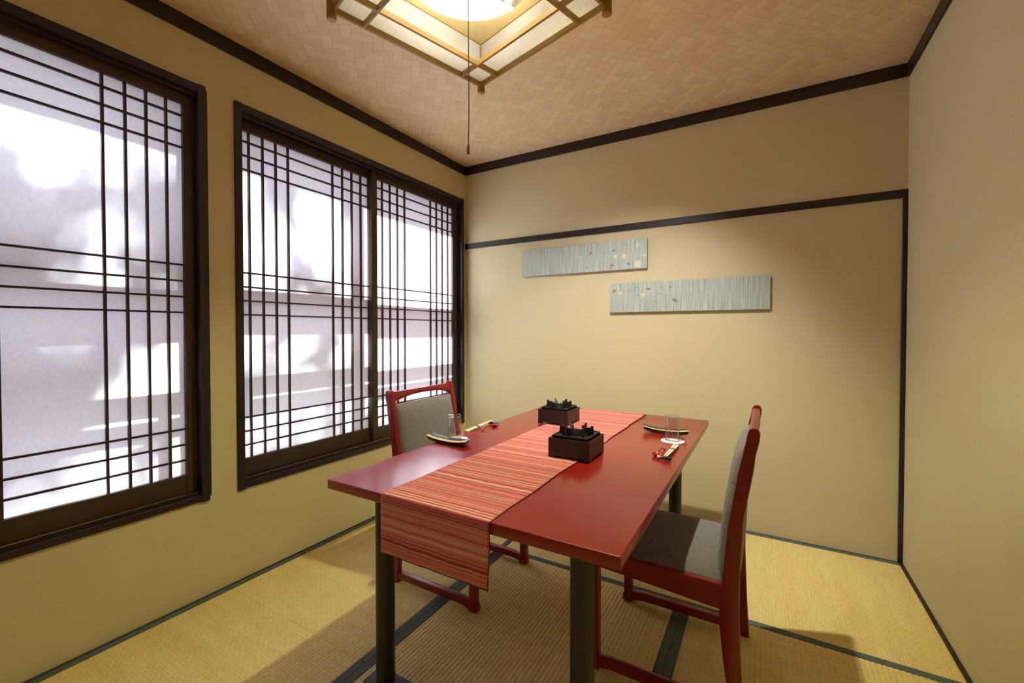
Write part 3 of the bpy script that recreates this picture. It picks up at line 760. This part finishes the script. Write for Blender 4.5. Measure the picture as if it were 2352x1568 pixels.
def spoon(loc, rz, label, flip=1):
    t = thing('lacquer_spoon', label, 'spoon', loc, rz, 'red lacquered spoons')
    bm = B(); n = 14; pts = []; rr = []
    for i in range(n + 1):
        k = i / n; pts.append((0, -0.105 + 0.085 * k, 0.0025 + 0.013 * sin(PI * min(1, k * 0.95)) * 0.9)); rr.append(0.0030 - 0.0006 * k)
    tube(bm, pts, rr, 10)
    ob('handle', bm, M_spoon, t, 60)
    bm = B(); nu, nv = 16, 8; T = []
    def BW(a, r, dz): 
        return (0.0145 * r * cos(a), -0.002 + 0.021 * r * sin(a) + 0.002, 0.0008 + 0.0085 * r ** 2.2 + dz)
    for dz, fl in ((0.0012, False), (0.0, True)):
        c0 = bm.verts.new(BW(0, 0, dz)); rings = [[bm.verts.new(BW(2 * PI * k / 24, r / 6, dz)) for k in range(24)] for r in range(1, 7)]
        for k in range(24): bm.faces.new((c0, rings[0][k], rings[0][(k + 1) % 24]))
        for A, Bq in zip(rings, rings[1:]):
            for k in range(24): bm.faces.new((A[k], Bq[k], Bq[(k + 1) % 24], A[(k + 1) % 24]))
        T.append(rings[-1])
    for k in range(24): bm.faces.new((T[0][k], T[1][k], T[1][(k + 1) % 24], T[0][(k + 1) % 24]))
    bmesh.ops.recalc_face_normals(bm, faces=bm.faces[:])
    ob('spoon_bowl', bm, M_spoon, t, 60)
    return t
spoon((0.9140, -1.008, TZ), 0.02, 'small red spoon beside the chopsticks on the window side')
spoon((1.6930, -1.116, TZ), PI - 0.10, 'small red spoon beside the black rest at the right edge')

# ------------------------------------------------------------------ wall boards
def board(x0, x1, z0, z1, label, motifs):
    """motifs: (kind, colour, x fraction, z fraction, size, angle)"""
    t = thing('wall_board', label, 'wall art', ((x0 + x1) / 2, -0.012, (z0 + z1) / 2), 0, 'long painted boards on the end wall')
    hx, hz = (x1 - x0) / 2, (z1 - z0) / 2
    bm = B(); bx(bm, -hx, hx, -0.010, 0.002, -hz, hz, 0.0008)
    def poly(pts, m):
        f = bm.faces.new([bm.verts.new((a, -0.01025, b)) for a, b in pts]); f.material_index = m
        if f.normal.y > 0: f.normal_flip()
    for kind, m, fx, fz, s, an in motifs:
        cx, cz = (fx * 2 - 1) * hx, (fz * 2 - 1) * hz
        rot = lambda a, b: (cx + a * cos(an) - b * sin(an), cz + a * sin(an) + b * cos(an))
        if kind == 'leaf': poly([rot(s * a, s * b) for a, b in ((-1, 0), (-0.4, 0.42), (0.2, 0.40), (0.5, 0.55), (0.55, 0.25), (1, 0), (0.6, -0.22), (0.4, -0.5), (0.1, -0.34), (-0.5, -0.34))], m)
        elif kind == 'dash': poly([rot(s * a, s * b) for a, b in ((-1, -0.15), (0, -0.35), (1, 0.1), (0, 0.35))], m)
        elif kind == 'star':
            for k in range(6):
                a0 = k * PI / 3; q = lambda r, a: rot(s * r * cos(a), s * r * sin(a)); poly([q(0.35, a0 - 0.45), q(1.0, a0), q(0.35, a0 + 0.45), q(0.45, a0)], m)
        elif kind == 'flower':
            pts = []
            for k in range(10):
                a0 = k * PI / 5; r = 1.0 if k % 2 == 0 else 0.72; pts.append(rot(s * r * cos(a0), s * r * sin(a0)))
            poly(pts, m)
        elif kind == 'vine':
            L = s; pr = None
            for k in range(9):
                q = (k / 8 - 0.5) * L; c = (q, 0.18 * L * sin(k / 8 * PI)); c = rot(*c)
                if pr: dx, dz = c[0] - pr[0], c[1] - pr[1]; l = math.hypot(dx, dz); nx, nz = -dz / l * 0.0007, dx / l * 0.0007; poly([(pr[0] + nx, pr[1] + nz), (c[0] + nx, c[1] + nz), (c[0] - nx, c[1] - nz), (pr[0] - nx, pr[1] - nz)], m)
                pr = c
    ob('painted_panel', bm, [M_board, M_mred, M_mblue, M_mcream], t, 0)
    for sx in (-0.7, 0.7):
        bm = B(); bx(bm, sx * hx - 0.01, sx * hx + 0.01, 0.002, 0.0122, -0.03, 0.03); ob('hanger_block', bm, M_dark, t, 0)
    return t
board(0.518, 1.402, 1.514, 1.699, 'grey-green streaked board on the end wall, higher one, motifs at its right end', [
    ('leaf', 1, .587, .66, .016, 1.1), ('star', 2, .68, .60, .014, 0), ('leaf', 2, .762, .68, .014, .5), ('dash', 2, .70, .85, .006, -.3), ('dash', 1, .435, .66, .008, -.5),
    ('dash', 2, .415, .40, .006, .6), ('dash', 1, .577, .35, .008, -.7), ('leaf', 2, .557, .16, .009, .2), ('leaf', 1, .75, .17, .014, .6), ('leaf', 2, .87, .18, .014, -.4),
    ('flower', 3, .775, .47, .016, .2), ('flower', 3, .84, .46, .018, .5), ('flower', 3, .935, .16, .027, 0), ('leaf', 3, .935, .80, .019, .9), ('leaf', 3, .98, .43, .015, 0), ('flower', 3, .505, .55, .009, 0),
    ('vine', 3, .80, .80, .11, .7), ('vine', 3, .88, .60, .12, -.5), ('vine', 3, .93, .35, .10, .6), ('dash', 1, .44, .12, .008, .6), ('dash', 2, .362, .06, .008, -.6), ('dash', 2, .71, .30, .006, .5),
    ('dash', 1, .78, .24, .006, -.5), ('dash', 3, .16, .30, .008, .4), ('dash', 2, .51, .14, .005, .2), ('dash', 2, .27, -0.02 + .08, .006, -.8)])
board(1.168, 2.057, 1.2435, 1.428, 'grey-green streaked board on the end wall, lower one, motifs at its left end', [
    ('leaf', 1, .032, .74, .015, .6), ('star', 2, .148, .75, .016, 0), ('dash', 2, .11, .88, .008, 0), ('dash', 1, .095, .76, .008, -.3), ('dash', 2, .192, .84, .008, .1), ('leaf', 1, .272, .76, .017, -.1),
    ('flower', 3, .235, .57, .015, .2), ('flower', 3, .075, .66, .013, .2), ('dash', 1, .203, .56, .008, -.2), ('dash', 2, .222, .39, .008, -.3), ('dash', 1, .218, .23, .008, -.2), ('dash', 2, .325, .34, .009, 0),
    ('dash', 2, .357, .80, .009, -.3), ('leaf', 2, .418, .79, .010, .4), ('dash', 1, .347, .60, .008, -.7), ('star', 1, .387, .50, .013, 0), ('leaf', 2, .448, .35, .019, -.5), ('dash', 2, .065, .98, .006, .2),
    ('dash', 2, .17, .17, .006, 1.2), ('dash', 2, .125, .28, .005, -1.0), ('dash', 1, .55, .55, .006, -.9), ('dash', 2, .645, .69, .006, .1)])

# ------------------------------------------------------------------ ceiling lamp
lamp_c = Vector((1.233, -1.649)); ang = -0.2774
t = thing('ceiling_lamp', 'square wood and paper ceiling lamp with round tubes showing through its open middle', 'ceiling lamp', (lamp_c.x, lamp_c.y, 2.095), ang)
S = 0.3029       # half the post spacing
Z = lambda z: z - 2.095
for sx in (-1, 1):
    for sy in (-1, 1):
        bm = B(); lathe(bm, [(0.0135, 0.004), (0.015, 0.0052), (0.015, Z(2.312)), (0.0135, Z(2.314))], (sx * S, sy * S, 0), 24); ob('corner_post', bm, M_lampwood, t, 40)
so_ = S - 0.003; b0 = 0.0045
bm = B()
for s in (-1, 1):
    bx(bm, -so_, so_, s * so_ - b0, s * so_ + b0, Z(2.120), Z(2.140), 0.0008); bx(bm, s * so_ - b0, s * so_ + b0, -so_ + b0, so_ - b0, Z(2.1202), Z(2.1398), 0.0004)
    bx(bm, -so_, so_, s * so_ - b0, s * so_ + b0, Z(2.282), Z(2.298), 0.0008); bx(bm, s * so_ - b0, s * so_ + b0, -so_ + b0, so_ - b0, Z(2.2822), Z(2.2978), 0.0004)
    q = so_ - 0.100
    bx(bm, -so_, so_, s * q - 0.0045, s * q + 0.0045, Z(2.119), Z(2.1375), 0.0008); bx(bm, s * q - 0.0045, s * q + 0.0045, -so_, so_, Z(2.1194), Z(2.1372), 0.0004)
ob('lamp_frame', bm, M_lampwood, t)
q = so_ - 0.100; zz0, zz1 = Z(2.1385), Z(2.1397)
for s in (-1, 1):      # horizontal paper border, open in the middle
    bm = B(); lo, hi = sorted((s * q, s * so_)); bx(bm, -so_, so_, lo, hi, zz0, zz1); ob('border_paper', bm, M_lamppaper, t, 0)
    bm = B(); bx(bm, lo, hi, -q, q, zz0, zz1); ob('border_paper', bm, M_lamppaper, t, 0)
for s in (-1, 1):      # upright paper sides
    for ax in (0, 1):
        bm = B(); y_ = s * (so_ - 0.005)
        if ax == 0: bx(bm, -so_ + 0.005, so_ - 0.005, y_ - 0.0006, y_ + 0.0006, Z(2.140), Z(2.283))
        else: bx(bm, y_ - 0.0006, y_ + 0.0006, -so_ + 0.005, so_ - 0.005, Z(2.140), Z(2.283))
        o = ob('side_paper', bm, M_sidepaper, t, 0)
        bm = B(); y2 = s * so_
        for g in (-0.6, -0.2, 0.2, 0.6):
            if ax == 0: bx(bm, g * so_ - 0.003, g * so_ + 0.003, y2 - 0.003, y2 + 0.003, Z(2.140), Z(2.283))
            else: bx(bm, y2 - 0.003, y2 + 0.003, g * so_ - 0.003, g * so_ + 0.003, Z(2.140), Z(2.283))
        if ax == 0: bx(bm, -so_, so_, y2 - 0.002, y2 + 0.002, Z(2.200), Z(2.206))
        else: bx(bm, y2 - 0.002, y2 + 0.002, -so_, so_, Z(2.200), Z(2.206))
        ob('side_lattice', bm, M_lampwood, o, 0)
bm = B(); bx(bm, -so_ + 0.006, so_ - 0.006, -so_ + 0.006, so_ - 0.006, Z(2.2865), Z(2.290)); tag(ob('reflector_pan', bm, M_pan, t, 0), 'cream reflector plate')
bm = B(); lathe(bm, [(0.075, Z(2.262)), (0.095, Z(2.266)), (0.100, Z(2.286))], (0, 0, 0), 40); ob('lamp_body', bm, M_sock, t)
bm = B(); lathe(bm, [(0.06, Z(2.290)), (0.06, Z(2.399))], (0, 0, 0), 32); ob('ceiling_mount', bm, M_sock, t)
ra = -ang
for R_, nm in ((0.1885, 'tube_ring'), (0.142, 'tube_ring')):
    bm = B(); g0 = math.radians(62) - ang; dg = 0.020 / R_ + 0.05
    torus(bm, (0, 0, Z(2.2385)), R_, 0.0145, 72, 14, g0 + dg, g0 + 2 * PI - dg); tag(ob(nm, bm, M_ring, t, 60), 'glowing round fluorescent tube')
    bm = B(); torus(bm, (0, 0, Z(2.2385)), R_, 0.0165, 10, 14, g0 - dg - 0.03, g0 + dg + 0.03); ob('tube_socket', bm, M_sock, t, 60)
bm = B(); g0 = math.radians(62) - ang; bx(bm, 0.125, 0.205, -0.012, 0.012, Z(2.250), Z(2.287), 0.003, 2); ob('tube_holder', bm, M_sock, t, rot=(0, 0, g0))
bm = B(); tube(bm, [(0.0, 0, Z(2.262)), (0.0, 0, Z(2.1)), (0.001, 0.001, Z(1.9)), (0.0015, 0.001, Z(1.80)), (0.0, 0.0, Z(1.709))], 0.0017, 8)
o = tag(ob('pull_cord', bm, M_cord, t, 60), 'thin dark pull cord')
bm = B(); lathe(bm, [(0.0022, 0.0), (0.0036, -0.004), (0.0054, -0.016), (0.0056, -0.026), (0.0050, -0.030)], (0, 0, 0), 16); tag(ob('cord_knob', bm, M_knob, o, 60, loc=(0.0, 0.0, Z(1.709)), rot=(0.18, 0.30, 0)), 'bronze knob')

# ------------------------------------------------------------------ small can spotlight under the ceiling, beyond the lamp
t = thing('ceiling_spotlight', 'small white can spotlight fixed to the woven ceiling just beyond the paper lamp', 'spotlight', (1.508, -1.235, H))
bm = B(); lathe(bm, [(0.038, -0.0002), (0.038, -0.008), (0.031, -0.010), (0.031, -0.082), (0.028, -0.084), (0.027, -0.072)], (0, 0, 0), 40, False, False); ob('can', bm, M_white, t)
bm = B(); lathe(bm, [(0.0268, -0.0735), (0.0268, -0.0720)], (0, 0, 0), 32); ob('lamp_lens', bm, emis('spot_lens_glow', (1.0, 0.86, 0.62), 6), t)
def spot(name, aim, deg, blend, power, r=0.022, col=WARM):
    d = bpy.data.lights.new(name, 'SPOT'); d.energy = power; d.spot_size = math.radians(deg); d.spot_blend = blend; d.shadow_soft_size = r; d.color = col
    o = bpy.data.objects.new(name, d); C.objects.link(o); o.parent = t; o.location = (0, 0, -0.092)
    o.rotation_euler = Vector(aim).to_track_quat('-Z', 'Y').to_euler(); return o
spot('spot_beam', (-0.117, 0.519, -0.846), 84, 0.75, SPOT_BEAM, col=(1.0, 1.0, 1.08))
spot('spot_spill', (-0.08, -0.02, -1), 118, 0.75, SPOT_SPILL, col=(1.0, 0.98, 0.55))
